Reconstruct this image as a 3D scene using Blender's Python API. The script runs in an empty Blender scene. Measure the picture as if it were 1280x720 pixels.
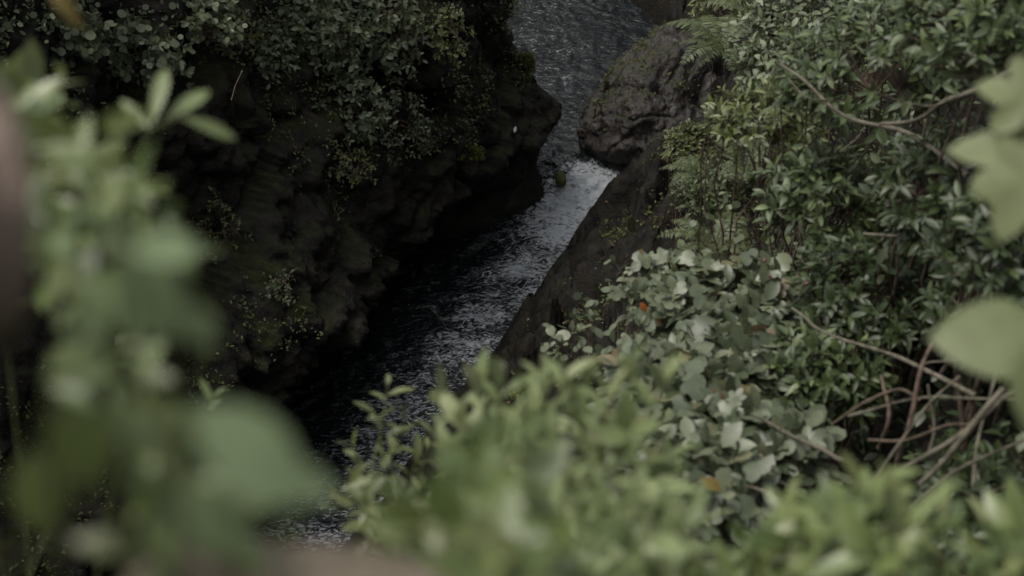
import bpy, math, random
import numpy as np
from mathutils import Vector
from mathutils.bvhtree import BVHTree
R = math.radians
rng = np.random.default_rng(7)
sc = bpy.context.scene
COL = sc.collection

# ------------------------------------------------------------------ camera
CAM = np.array([0.0, 0.0, 12.0]); PITCH = R(36.0); FPX = 50.0/36.0*1280
FW = np.array([0, math.cos(PITCH), -math.sin(PITCH)])
UP = np.array([0, math.sin(PITCH), math.cos(PITCH)])
RT = np.array([1.0, 0, 0])
def ray(px, py):
    v = FW + RT*((px-640)/FPX) + UP*((360-py)/FPX)
    return v/np.linalg.norm(v)
def P(px, py, d): return CAM + ray(px, py)*d
def Pz(px, py, z):
    v = ray(px, py); return CAM + v*((z-CAM[2])/v[2])
cd = bpy.data.cameras.new('camera'); cam = bpy.data.objects.new('camera', cd); COL.objects.link(cam)
cam.location = CAM; cam.rotation_euler = (R(90)-PITCH, 0, 0)
cd.lens = 50; cd.sensor_width = 36; cd.clip_start = 0.02; cd.clip_end = 500
cd.dof.use_dof = True; cd.dof.focus_distance = 13; cd.dof.aperture_fstop = 2.7
sc.camera = cam

# ------------------------------------------------------------------ noise
def _h(ix, iy, iz, s):
    n = (ix.astype(np.int64)*73856093) ^ (iy.astype(np.int64)*19349663) ^ (iz.astype(np.int64)*83492791) ^ (s*2654435761 & 0x7fffffff)
    n = (n ^ (n >> 13)) * 1274126177 & 0x7fffffff
    n = (n ^ (n >> 16)) * 668265263 & 0x7fffffff
    n = n ^ (n >> 15)
    return (n & 0xffff)/65535.0
def vnoise(p, s=0):
    i = np.floor(p); f = p-i; f = f*f*f*(f*(f*6-15)+10)
    x, y, z = i[..., 0], i[..., 1], i[..., 2]; r = 0
    for dx in (0, 1):
        for dy in (0, 1):
            for dz in (0, 1):
                w = (f[..., 0] if dx else 1-f[..., 0])*(f[..., 1] if dy else 1-f[..., 1])*(f[..., 2] if dz else 1-f[..., 2])
                r = r + w*_h(x+dx, y+dy, z+dz, s)
    return r*2-1
def fbm(p, o=4, s=0, g=0.5):
    r = 0; a = 1.0
    for k in range(o):
        r = r + a*vnoise(p*(2.03**k)+k*7.3, s+k); a *= g
    return r
def ridge(p, o=4, s=0):
    r = 0; a = 1.0
    for k in range(o):
        r = r + a*(1-2*np.abs(vnoise(p*(2.1**k)+k*3.1, s+k))); a *= .5
    return r
def cells(p, s=0):
    """F1 distance and cell value of a jittered grid (blocky rock)"""
    i = np.floor(p); best = np.full(p.shape[:-1], 9.0); sec = best.copy(); val = np.zeros(p.shape[:-1])
    for dx in (-1, 0, 1):
        for dy in (-1, 0, 1):
            for dz in (-1, 0, 1):
                c = i+np.array([dx, dy, dz])
                j = np.stack([_h(c[..., 0], c[..., 1], c[..., 2], s+t) for t in (1, 2, 3)], -1)
                d = np.linalg.norm(c+j-p, axis=-1); v = _h(c[..., 0], c[..., 1], c[..., 2], s+9)
                m = d < best; sec = np.where(m, best, np.minimum(sec, d)); val = np.where(m, v, val); best = np.where(m, d, best)
    return best, sec-best, val

# ------------------------------------------------------------------ mesh helpers
def mesh(name, V, F, mat, parent=None, smooth=True, label=None):
    """F: int array (n,3|4) or a list of such arrays"""
    V = np.asarray(V, np.float32)
    if not isinstance(F, list): F = [F]
    F = [np.asarray(f, np.int32) for f in F if len(f)]
    me = bpy.data.meshes.new(name)
    me.vertices.add(len(V)); me.vertices.foreach_set('co', V.ravel())
    tot = np.concatenate([np.full(len(f), f.shape[1]) for f in F]); li = np.concatenate([f.ravel() for f in F])
    me.loops.add(len(li)); me.loops.foreach_set('vertex_index', li)
    me.polygons.add(len(tot)); st = np.concatenate([[0], np.cumsum(tot)[:-1]])
    me.polygons.foreach_set('loop_start', st.astype(np.int32)); me.polygons.foreach_set('loop_total', tot.astype(np.int32))
    me.polygons.foreach_set('use_smooth', np.full(len(tot), smooth))
    me.update(calc_edges=True); me.validate()
    me.materials.append(mat)
    o = bpy.data.objects.new(name, me); COL.objects.link(o)
    if parent is not None: o.parent = parent
    if label: o['label'] = label
    return o
def tag(o, label=None, cat=None, group=None, kind=None):
    if label: o['label'] = label
    if cat: o['category'] = cat
    if group: o['group'] = group
    if kind: o['kind'] = kind
    return o
def empty(name, loc):
    o = bpy.data.objects.new(name, None); COL.objects.link(o); o.location = loc; o.empty_display_size = .1; return o
def nrm(v): return v/np.maximum(np.linalg.norm(v, axis=-1, keepdims=True), 1e-9)
def gridfaces(n, m):
    a = (np.arange(n-1)[:, None]*m+np.arange(m-1)[None]).ravel()
    return np.stack([a, a+1, a+m+1, a+m], 1)

# ------------------------------------------------------------------ materials
def newmat(name):
    m = bpy.data.materials.new(name); m.use_nodes = True
    return m, m.node_tree.nodes, m.node_tree.links, m.node_tree.nodes['Principled BSDF']
def leafmat(name, cols, rough=.42, spec=.5, trans=.25, back=None, vein=0.0):
    """cols: list of (pos,(r,g,b)) picked per leaf; leaf is a thin sheet with translucency"""
    m, N, L, b = newmat(name)
    g = N.new('ShaderNodeNewGeometry'); cr = N.new('ShaderNodeValToRGB')
    e = cr.color_ramp.elements
    while len(e) < len(cols): e.new(.5)
    for k, (p, c) in enumerate(cols): e[k].position = p; e[k].color = (*c, 1)
    L.new(g.outputs['Random Per Island'], cr.inputs[0])
    tc = N.new('ShaderNodeTexCoord'); nz = N.new('ShaderNodeTexNoise'); nz.inputs['Scale'].default_value = 38; nz.inputs['Detail'].default_value = 3
    L.new(tc.outputs['Object'], nz.inputs['Vector'])
    mr = N.new('ShaderNodeMapRange'); mr.inputs['To Min'].default_value = .7; mr.inputs['To Max'].default_value = 1.3
    L.new(nz.outputs[0], mr.inputs[0])
    mx = N.new('ShaderNodeVectorMath'); mx.operation = 'SCALE'; L.new(cr.outputs[0], mx.inputs[0]); L.new(mr.outputs[0], mx.inputs['Scale'])
    # pale underside
    mb = N.new('ShaderNodeMix'); mb.data_type = 'RGBA'; mb.inputs[7].default_value = (*(back or (.085, .11, .07)), 1)
    L.new(g.outputs['Backfacing'], mb.inputs[0]); L.new(mx.outputs[0], mb.inputs[6])
    L.new(mb.outputs[2], b.inputs['Base Color'])
    b.inputs['Roughness'].default_value = rough; b.inputs['Specular IOR Level'].default_value = spec
    t = N.new('ShaderNodeBsdfTranslucent'); hs = N.new('ShaderNodeHueSaturation'); hs.inputs['Hue'].default_value = .48; hs.inputs['Value'].default_value = 1.3
    L.new(mx.outputs[0], hs.inputs['Color']); L.new(hs.outputs[0], t.inputs[0])
    ms = N.new('ShaderNodeMixShader'); ms.inputs[0].default_value = trans
    L.new(b.outputs[0], ms.inputs[1]); L.new(t.outputs[0], ms.inputs[2])
    L.new(ms.outputs[0], N['Material Output'].inputs[0])
    bp = N.new('ShaderNodeBump'); bp.inputs['Strength'].default_value = .25; bp.inputs['Distance'].default_value = .004
    L.new(nz.outputs[0], bp.inputs['Height']); L.new(bp.outputs[0], b.inputs['Normal'])
    return m
def barkmat(name, c1, c2, scale=30):
    m, N, L, b = newmat(name)
    tc = N.new('ShaderNodeTexCoord'); nz = N.new('ShaderNodeTexNoise'); nz.inputs['Scale'].default_value = scale; nz.inputs['Detail'].default_value = 5
    cr = N.new('ShaderNodeValToRGB'); cr.color_ramp.elements[0].color = (*c1, 1); cr.color_ramp.elements[1].color = (*c2, 1)
    cr.color_ramp.elements[0].position = .35; cr.color_ramp.elements[1].position = .65
    L.new(tc.outputs['Object'], nz.inputs['Vector']); L.new(nz.outputs[0], cr.inputs[0]); L.new(cr.outputs[0], b.inputs['Base Color'])
    b.inputs['Roughness'].default_value = .85; b.inputs['Specular IOR Level'].default_value = .2
    bp = N.new('ShaderNodeBump'); bp.inputs['Strength'].default_value = .5; bp.inputs['Distance'].default_value = .004
    L.new(nz.outputs[0], bp.inputs['Height']); L.new(bp.outputs[0], b.inputs['Normal'])
    return m
def rockmat(name, dark, light, moss, mosslo, mosshi, lichen=0.0, rough=.62):
    m, N, L, b = newmat(name)
    tc = N.new('ShaderNodeTexCoord')
    def noise(s, d=6, r=.6):
        n = N.new('ShaderNodeTexNoise'); n.inputs['Scale'].default_value = s; n.inputs['Detail'].default_value = d; n.inputs['Roughness'].default_value = r
        L.new(tc.outputs['Object'], n.inputs['Vector']); return n
    n1 = noise(1.7); n2 = noise(9); n3 = noise(42)
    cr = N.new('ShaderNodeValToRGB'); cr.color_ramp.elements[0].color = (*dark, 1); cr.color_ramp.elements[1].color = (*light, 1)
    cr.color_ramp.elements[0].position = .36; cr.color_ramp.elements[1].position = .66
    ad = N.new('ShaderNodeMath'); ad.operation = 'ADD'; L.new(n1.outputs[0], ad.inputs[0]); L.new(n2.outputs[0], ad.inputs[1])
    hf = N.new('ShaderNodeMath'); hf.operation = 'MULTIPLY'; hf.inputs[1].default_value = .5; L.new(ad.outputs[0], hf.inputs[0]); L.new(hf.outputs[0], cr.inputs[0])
    # strata streaks
    mp = N.new('ShaderNodeMapping'); mp.inputs['Rotation'].default_value = (R(35), R(-30), R(20)); mp.inputs['Scale'].default_value = (1, 1, 4)
    L.new(tc.outputs['Object'], mp.inputs[0]); ns = N.new('ShaderNodeTexNoise'); ns.inputs['Scale'].default_value = 2.2; ns.inputs['Detail'].default_value = 6
    L.new(mp.outputs[0], ns.inputs['Vector'])
    mr = N.new('ShaderNodeMapRange'); mr.inputs['From Min'].default_value = .35; mr.inputs['From Max'].default_value = .65; mr.inputs['To Min'].default_value = .45; mr.inputs['To Max'].default_value = 1.35
    L.new(ns.outputs[0], mr.inputs[0])
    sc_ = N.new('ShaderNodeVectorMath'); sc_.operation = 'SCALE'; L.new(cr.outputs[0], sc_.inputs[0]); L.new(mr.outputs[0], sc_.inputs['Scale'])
    col = sc_.outputs[0]
    if lichen:
        vl = noise(5.5, 8, .7); r2 = N.new('ShaderNodeMapRange'); r2.inputs['From Min'].default_value = .56; r2.inputs['From Max'].default_value = .66; r2.inputs['To Max'].default_value = lichen
        L.new(vl.outputs[0], r2.inputs[0]); ml = N.new('ShaderNodeMix'); ml.data_type = 'RGBA'; ml.inputs[7].default_value = (.17, .16, .145, 1)
        L.new(r2.outputs[0], ml.inputs[0]); L.new(col, ml.inputs[6]); col = ml.outputs[2]
    # moss on surfaces that face up
    g = N.new('ShaderNodeNewGeometry'); sx = N.new('ShaderNodeSeparateXYZ'); L.new(g.outputs['Normal'], sx.inputs[0])
    nm = noise(3.1, 6, .65); am = N.new('ShaderNodeMath'); am.operation = 'ADD'; L.new(sx.outputs[2], am.inputs[0]); 
    k = N.new('ShaderNodeMath'); k.operation = 'MULTIPLY_ADD'; k.inputs[1].default_value = 2.2; k.inputs[2].default_value = -1.1; L.new(nm.outputs[0], k.inputs[0]); L.new(k.outputs[0], am.inputs[1])
    r3 = N.new('ShaderNodeMapRange'); r3.inputs['From Min'].default_value = mosslo; r3.inputs['From Max'].default_value = mosshi; L.new(am.outputs[0], r3.inputs[0])
    mc = N.new('ShaderNodeValToRGB'); mc.color_ramp.elements[0].color = (moss[0]*.45, moss[1]*.45, moss[2]*.45, 1); mc.color_ramp.elements[1].color = (*moss, 1)
    mc.color_ramp.elements[0].position = .35; mc.color_ramp.elements[1].position = .68
    L.new(n2.outputs[0], mc.inputs[0])
    mm = N.new('ShaderNodeMix'); mm.data_type = 'RGBA'; L.new(r3.outputs[0], mm.inputs[0]); L.new(col, mm.inputs[6]); L.new(mc.outputs[0], mm.inputs[7])
    L.new(mm.outputs[2], b.inputs['Base Color']); b.inputs['Specular IOR Level'].default_value = .18 if not lichen else .4
    rr = N.new('ShaderNodeMapRange'); rr.inputs['To Min'].default_value = rough; rr.inputs['To Max'].default_value = .95; L.new(r3.outputs[0], rr.inputs[0]); L.new(rr.outputs[0], b.inputs['Roughness'])
    a2 = N.new('ShaderNodeMath'); a2.operation = 'MULTIPLY_ADD'; a2.inputs[1].default_value = .4; L.new(n3.outputs[0], a2.inputs[0]); L.new(n2.outputs[0], a2.inputs[2])
    bp = N.new('ShaderNodeBump'); bp.inputs['Strength'].default_value = .9; bp.inputs['Distance'].default_value = .05; L.new(a2.outputs[0], bp.inputs['Height']); L.new(bp.outputs[0], b.inputs['Normal'])
    return m

M = {}
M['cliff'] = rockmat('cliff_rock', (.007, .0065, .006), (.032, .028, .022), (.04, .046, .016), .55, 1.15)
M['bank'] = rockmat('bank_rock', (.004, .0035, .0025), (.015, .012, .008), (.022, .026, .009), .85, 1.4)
M['boulder'] = rockmat('boulder_rock', (.007, .0055, .0045), (.036, .027, .022), (.024, .030, .010), .75, 1.4, lichen=.4, rough=.45)
M['mossrock'] = rockmat('moss_rock', (.03, .028, .022), (.07, .065, .05), (.085, .098, .03), -.3, .3)
M['stone'] = rockmat('pale_stone', (.14, .115, .085), (.33, .28, .21), (.05, .06, .03), .9, 1.4)
M['shrub'] = leafmat('shrub_leaf', [(0, (0.0323, 0.0501, 0.0182)), (0.5, (0.0563, 0.0808, 0.0303)), (0.85, (0.0809, 0.1108, 0.0424)), (1, (0.1237, 0.1577, 0.0574))], .46, .45)
M['shrub_dark'] = leafmat('dark_shrub_leaf', [(0, (0.0184, 0.032, 0.0116)), (0.6, (0.0341, 0.052, 0.0188)), (1, (0.0594, 0.0807, 0.0289))], .44, .45)
M['shrub_light'] = leafmat('light_shrub_leaf', [(0, (0.0656, 0.084, 0.0289)), (0.6, (0.098, 0.1225, 0.043)), (1, (0.1447, 0.163, 0.062))], .4, .5)
M['pale'] = leafmat('pale_broad_leaf', [(0, (0.0404, 0.055, 0.0277)), (0.3, (0.0746, 0.0941, 0.0521)), (0.6, (0.1085, 0.1281, 0.0762)), (0.9, (0.1423, 0.1619, 0.0983)), (0.96, (0.1328, 0.123, 0.0546)), (1, (0.1087, 0.0696, 0.0403))], .42, .5, .25)
M['grey'] = leafmat('grey_green_leaf', [(0, (0.054, 0.0702, 0.0351)), (0.6, (0.0918, 0.1134, 0.0594)), (1, (0.1485, 0.1755, 0.1013))], .5, .5, .2)
M['olive'] = leafmat('olive_leaf', [(0, (0.0455, 0.0546, 0.0208)), (0.6, (0.078, 0.091, 0.0325)), (1, (0.13, 0.143, 0.0455))], .5, .4)
M['moss'] = leafmat('moss', [(0, (.04, .048, .012)), (.6, (.075, .085, .02)), (1, (.11, .12, .03))], .7, .2)
M['litter'] = leafmat('dead_leaf', [(0, (.03, .018, .01)), (.6, (.06, .04, .022)), (1, (.12, .085, .045))], .6, .35)
M['fern'] = leafmat('fern_leaf', [(0, (.035, .05, .02)), (.6, (.065, .085, .033)), (1, (.10, .12, .05))], .5, .4)
M['yellow'] = leafmat('yellow_green_leaf', [(0, (0.1035, 0.1367, 0.0545)), (0.4, (0.1543, 0.1976, 0.0797)), (0.8, (0.2055, 0.2549, 0.1124)), (1, (0.2618, 0.2848, 0.1443))], .42, .5, .35)
M['near'] = leafmat('near_leaf', [(0, (0.0618, 0.0956, 0.0296)), (0.4, (0.1093, 0.1506, 0.0453)), (0.8, (0.1565, 0.1943, 0.0663)), (1, (0.2038, 0.2224, 0.1038))], .35, .6, .3)
M['near_pale'] = leafmat('near_pale_leaf', [(0, (0.1339, 0.1959, 0.0875)), (1, (0.2294, 0.2912, 0.1521))], .35, .6, .25)
M['maple'] = leafmat('lobed_near_leaf', [(0, (0.1218, 0.1517, 0.0707)), (1, (0.1593, 0.1839, 0.0824))], .5, .4, .3)
M['autumn'] = leafmat('turned_leaf', [(0, (.26, .075, .02)), (1, (.3, .09, .025))], .5, .4)
M['yellowed'] = leafmat('yellowed_leaf', [(0, (.17, .14, .035)), (1, (.2, .14, .04))], .5, .4)
M['bark'] = barkmat('grey_bark', (.055, .05, .037), (.135, .12, .09))
M['twig'] = barkmat('brown_twig', (.05, .036, .027), (.12, .09, .068))
M['green_stem'] = barkmat('green_stem', (.05, .06, .025), (.09, .10, .04))
M['trunk'] = barkmat('near_trunk', (.10, .075, .06), (.22, .17, .14), 14)

# ------------------------------------------------------------------ leaves
def leaf_template(width=.42, fold=.10, bend=.18, peak=.45, n=6):
    V = []; t = np.linspace(0, 1, n)
    for x in t:
        u = x**(math.log(.5)/math.log(peak)); w = width/2*max(math.sin(math.pi*u), 0)**.8 + .006
        z = -bend*x*x
        V += [(x, -w, z+fold*w*2), (x, 0, z), (x, w, z+fold*w*2)]
    return np.array(V), gridfaces(n, 3)[:, ::-1]
def lobed_template(lobes=5, depth=.45, bend=.15, seed=0, pts=5):
    r_ = np.random.default_rng(seed); V = [(0, 0, 0)]
    half = R(138); out = []
    for k in range(lobes):
        a0 = -half + 2*half*(k+.5)/lobes; wid = 2*half/lobes
        amp = 1.0 - .42*abs(a0/half)**1.4
        for j in range(pts):
            s = (j/(pts-1)-.5)*.96
            prof = [1-depth, 1-.36*depth, 1.0, 1-.36*depth, 1-depth][j] if pts == 5 else 1
            out.append((a0+s*wid, amp*prof*(1+.05*r_.normal())))
    for a, rr in out:
        x, y = rr*math.cos(a)*.75+.22, rr*math.sin(a)*.72
        V.append((x, y, -bend*(x*x+y*y)+.05*math.sin(a*lobes)*rr))
    V[0] = (.02, 0, 0); V.append((.30, 0, .0)); c = len(V)-1; n = len(out)
    F = [(c, i, i+1) for i in range(1, n)] + [(c, 0, 1), (c, n, 0)]
    V = np.array(V); V[:, 0] -= .02
    return V, np.array(F)
def round_template(n=8, cup=.12):
    V = [(.5, 0, -.04)]
    for k in range(n):
        a = 2*math.pi*k/n+math.pi; V.append((.5+.5*math.cos(a), .46*math.sin(a), cup*(.5-.5*math.cos(a))*-1+.03*math.sin(3*a)))
    return np.array(V), np.array([(0, 1+k, 1+(k+1) % n) for k in range(n)])
T_ELL = leaf_template(.40, .12, .2, .5, 6)
T_LANCE = leaf_template(.30, .12, .25, .5, 7)
T_OVAL = leaf_template(.55, .10, .18, .5, 6)
T_SMALL = leaf_template(.5, .1, .15, .5, 4)
T_LOBE = lobed_template(5, .40, .15, 3)
T_LOBE2 = lobed_template(5, .42, .22, 8)
T_TRI = lobed_template(3, .3, .18, 5)
T_ROUND = round_template()
T_BROAD = leaf_template(.72, .05, .12, .48, 8)
T_LOBE3 = lobed_template(5, .36, .2, 11)
def leaves(tmpls, pos, d, up, size):
    """many leaves of one plant: (V,[faces])"""
    if not isinstance(tmpls, list): tmpls = [tmpls]
    pick = rng.integers(0, len(tmpls), len(pos)); Vs, Fs, off = [], [], 0
    for k, (tv, tf) in enumerate(tmpls):
        m = pick == k; p, dd, uu, s = pos[m], nrm(d[m]), up[m], size[m]
        if not len(p): continue
        side = nrm(np.cross(uu, dd)); nn = np.cross(dd, side)
        wz = rng.uniform(.5, 1.8, len(p)); wy = rng.uniform(.82, 1.15, len(p))
        V = p[:, None] + s[:, None, None]*(tv[None, :, 0:1]*dd[:, None]+tv[None, :, 1:2]*wy[:, None, None]*side[:, None]+tv[None, :, 2:3]*wz[:, None, None]*nn[:, None])
        Vs.append(V.reshape(-1, 3)); Fs.append((tf[None]+(np.arange(len(p))*len(tv))[:, None, None]+off).reshape(-1, tf.shape[1])); off += len(p)*len(tv)
    q = {}
    for f in Fs: q.setdefault(f.shape[1], []).append(f)
    return np.concatenate(Vs), [np.concatenate(v) for v in q.values()]
def perp(D):
    a = np.where(np.abs(D[:, 2:3]) > .9, np.array([[1.0, 0, 0]]), np.array([[0, 0, 1.0]]))
    u = nrm(np.cross(D, a)); return u, np.cross(D, u)
def shoot_leaves(T, D, k, L, ln, a0=25, a1=85, droop=.15, petiole=0.0):
    """k leaves round the last L metres of each shoot tip T pointing along D"""
    n = len(T); u, v = perp(D)
    i = np.arange(k)[None].repeat(n, 0); ph = i*2.399+rng.uniform(0, 6.28, (n, 1))+rng.normal(0, .25, (n, k))
    fr = (i+rng.uniform(-.3, .3, (n, k)))/k
    fr = np.clip(fr, 0, 1)
    a = np.radians(a0+(a1-a0)*fr**.8+rng.normal(0, 9, (n, k)))
    rad = u[:, None]*np.cos(ph)[..., None]+v[:, None]*np.sin(ph)[..., None]
    dd = D[:, None]*np.cos(a)[..., None]+rad*np.sin(a)[..., None]
    dd[..., 2] -= droop*rng.uniform(.3, 1.6, (n, k))
    dd = nrm(dd)
    pos = T[:, None]-D[:, None]*(fr*L)[..., None]+dd*petiole
    up = D[:, None]*.7-rad*.3+np.array([0, 0, .6])+rng.normal(0, .16, (n, k, 3))
    sz = ln*rng.uniform(.5, 1.15, (n, k))*(.72+.28*np.sin(np.pi*np.clip(fr+.25, 0, 1)))
    return pos.reshape(-1, 3), dd.reshape(-1, 3), up.reshape(-1, 3), sz.ravel()
# ------------------------------------------------------------------ stems
def tubes(paths, sides=5):
    Vs, Fs, off = [], [], 0
    for pts, rad in paths:
        pts = np.asarray(pts, float); n = len(pts); rad = np.broadcast_to(rad, (n,))
        t = nrm(np.gradient(pts, axis=0)); u, v = perp(t)
        for i in range(1, n):
            w = u[i-1]-t[i]*np.dot(u[i-1], t[i]); u[i] = w/max(np.linalg.norm(w), 1e-9); v[i] = np.cross(t[i], u[i])
        a = np.arange(sides)*2*math.pi/sides
        V = pts[:, None]+rad[:, None, None]*(u[:, None]*np.cos(a)[None, :, None]+v[:, None]*np.sin(a)[None, :, None])
        Vs.append(V.reshape(-1, 3))
        for i in range(n-1):
            for j in range(sides):
                k = (j+1) % sides; Fs.append((off+i*sides+j, off+i*sides+k, off+(i+1)*sides+k, off+(i+1)*sides+j))
        off += n*sides
    return np.concatenate(Vs), np.array(Fs)
def bez(a, b, c, n=7):
    t = np.linspace(0, 1, n)[:, None]; return (1-t)**2*a+2*t*(1-t)*b+t*t*c
def wob(pts, amp, f=3.0):
    pts = np.asarray(pts, float); e = np.sin(np.linspace(0, math.pi, len(pts)))[:, None]
    s = rng.uniform(0, 50); return pts+e*amp*np.stack([vnoise(pts*f+s+q*11) for q in range(3)], -1)
def spline(ctrl, n=24):
    c = np.asarray(ctrl, float); c = np.vstack([2*c[0]-c[1], c, 2*c[-1]-c[-2]]); out = []
    m = len(c)-3
    for k in np.linspace(0, m-1e-6, n):
        i = int(k); t = k-i; p0, p1, p2, p3 = c[i:i+4]
        out.append(.5*((2*p1)+(-p0+p2)*t+(2*p0-5*p1+4*p2-p3)*t*t+(-p0+3*p1-3*p2+p3)*t**3))
    return np.array(out)
def stems(base, tips, dirs, mains=6, r0=.012, rt=.0025, spread=.08):
    """a few main stems from the base, a twig from the nearest one to each shoot"""
    paths = []; n = len(tips); mains = min(mains, n)
    idx = rng.choice(n, mains, replace=False); ml = []
    for k in idx:
        b = base+rng.normal(0, spread, 3)*[1, 1, .1]
        e = tips[k]-dirs[k]*.02; mid = b*.5+e*.5+np.array([0, 0, .12])*np.linalg.norm(e-b)+rng.normal(0, .05, 3)
        pl = wob(bez(b, mid, e, 10), .06*np.linalg.norm(e-b)); ml.append(pl); paths.append((pl, np.linspace(r0, rt, 10)))
    allp = np.concatenate([p[2:-1] for p in ml])
    for k in range(n):
        if k in idx: continue
        e = tips[k]; d2 = np.linalg.norm(allp-e, axis=1)+.25*np.maximum(allp[:, 2]-e[2]+.1, 0); s = allp[np.argmin(d2)]
        L = np.linalg.norm(e-s); paths.append((bez(s, e-dirs[k]*L*.45, e, 5), np.linspace(rt*1.6, rt*.7, 5)))
    return tubes(paths, 5)
def plant(name, label, cat, group, base, tips, dirs, tm, mat, k, L, ln, stem_mat='twig', a0=25, a1=85, droop=.15, mains=6, r0=.012, rt=.0025, petiole=0., fol='foliage', extra=None):
    root = empty(name, base); tag(root, label, cat, group)
    p, d, u, s = shoot_leaves(tips, dirs, k, L, ln, a0, a1, droop, petiole)
    V, F = leaves(tm, p-base, d, u, s)
    mesh(fol, V, F, M[mat], root)
    V, F = stems(np.zeros(3), tips-base, dirs, mains, r0, rt)
    mesh('stems', V, F, M[stem_mat], root)
    return root

# ------------------------------------------------------------------ setting: left cliff
def sample_path(pts, n):
    p = spline(np.array([(a, b, 0) for a, b in pts], float), 400)[:, :2]
    s = np.concatenate([[0], np.cumsum(np.linalg.norm(np.diff(p, axis=0), axis=1))]); t = np.interp(n, [0, 1], [0, s[-1]]) if False else None
    return p, s
LEFT = [(-30, -34), (-15, -9), (-9.5, .5), (-6.3, 6.5), (-4.1, 10.3), (-2.7, 13), (-1.0, 16.2), (.42, 18.7), (.30, 19.4), (-.7, 20.9), (-1.1, 23.3), (-1.6, 26.5), (-1.5, 30), (-1.4, 34), (-3, 38), (-7, 43), (-20, 52), (-45, 66)]
pl, ss = sample_path(LEFT, None)
# denser where it is seen
t_all = []
for a, b, st in ((0, 28, 1.0), (28, 38, .25), (38, 78, .06), (78, 92, .3), (92, ss[-1], 1.2)):
    pass
def s_of_y(y): return np.interp(y, pl[:, 1], ss)
sA, sB = s_of_y(5), s_of_y(26)
S = np.concatenate([np.arange(0, sA, .7), np.arange(sA, sB, .05), np.arange(sB, s_of_y(36), .25), np.arange(s_of_y(36), ss[-1], 1.2)])
bx = np.interp(S, ss, pl[:, 0]); by = np.interp(S, ss, pl[:, 1])
tg = nrm(np.stack([np.gradient(bx), np.gradient(by)], 1)); 
for _ in range(60): tg[1:-1] = nrm(tg[:-2]+tg[1:-1]*2+tg[2:])
nx, ny = tg[:, 1], -tg[:, 0]     # towards the water
prof = [(-1.2, -.9), (0, -.95), (.5, -1.05), (1.0, -.7), (1.5, .22), (2.1, .12), (3.0, -.38), (4.4, -.65), (5.6, -1.0), (6.8, -1.4), (7.8, -2.0), (8.7, -3.3), (9.6, -5.5), (10.8, -9), (13, -18), (17, -40), (20, -70)]
pz = np.array([p[0] for p in prof]); po = np.array([p[1] for p in prof]); pl_len = np.concatenate([[0], np.cumsum(np.hypot(np.diff(pz), np.diff(po)))])
Q = np.concatenate([np.arange(0, pl_len[11], .055), np.arange(pl_len[11], pl_len[13], .3), np.linspace(pl_len[13], pl_len[-1], 20)])
Z = np.interp(Q, pl_len, pz); O = np.interp(Q, pl_len, po)
for _ in range(6): Z[1:-1] = (Z[:-2]+2*Z[1:-1]+Z[2:])/4; O[1:-1] = (O[:-2]+2*O[1:-1]+O[2:])/4
OO = O[None]+np.exp(-((by-18.9)/1.3)**2)[:, None]*(.95*np.clip((1.5-Z)/.6, 0, 1)-.36*np.exp(-((Z-2.1)/.55)**2))[None]
CX = bx[:, None]+nx[:, None]*OO; CY = by[:, None]+ny[:, None]*OO; CZ = np.zeros_like(CX)+Z[None]
CP = np.stack([CX, CY, CZ], -1)
# strata frame
ca, sa = math.cos(R(38)), math.sin(R(38))
stx = CP@np.array([[.48*ca, .88*ca, sa]]).T[..., 0] if False else (CP[..., 0]*.48+CP[..., 1]*.88)*ca+CP[..., 2]*sa
stz = -(CP[..., 0]*.48+CP[..., 1]*.88)*sa+CP[..., 2]*ca
sto = CP[..., 0]*.88-CP[..., 1]*.48
SP = np.stack([stx*.62, stz*1.3, sto*.6], -1)
f1, edge, val = cells(SP*.75, 3)
f1b, edgeb, valb = cells(SP*2.1+5, 13)
blk = (val-.5)*.75+(valb-.5)*.26-.18*np.exp(-(edge/.10)**2)-.07*np.exp(-(edgeb/.10)**2)
disp = blk+.30*fbm(CP*.55, 3, 21)+.10*fbm(CP*2.2, 4, 31)+.035*fbm(CP*8, 2, 41)
low = np.clip((CZ+.2)/1.2, .25, 1)
f1c, edgec, valc = cells(SP*5.5+9, 33)
disp = disp*low*(1-.6*np.exp(-((CP[..., 1]-20.2)/1.6)**2))+low*((valc-.5)*.09-.04*np.exp(-(edgec/.12)**2)+.03*ridge(CP*6, 3, 77))
dirn = np.stack([np.broadcast_to(nx[:, None], CX.shape), np.broadcast_to(ny[:, None], CX.shape), np.zeros_like(CX)], -1)
tz = np.clip((CZ-6)/3, 0, 1)[..., None]
dirn = nrm(dirn*(1-tz*.8)+np.array([0, 0, 1.0])*tz)
CP = CP+dirn*disp[..., None]
cliffV = CP.reshape(-1, 3); cliffF = gridfaces(*CX.shape)[:, ::-1]
cliff = mesh('cliff', cliffV, cliffF, M['cliff']); tag(cliff, kind='structure')

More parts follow.
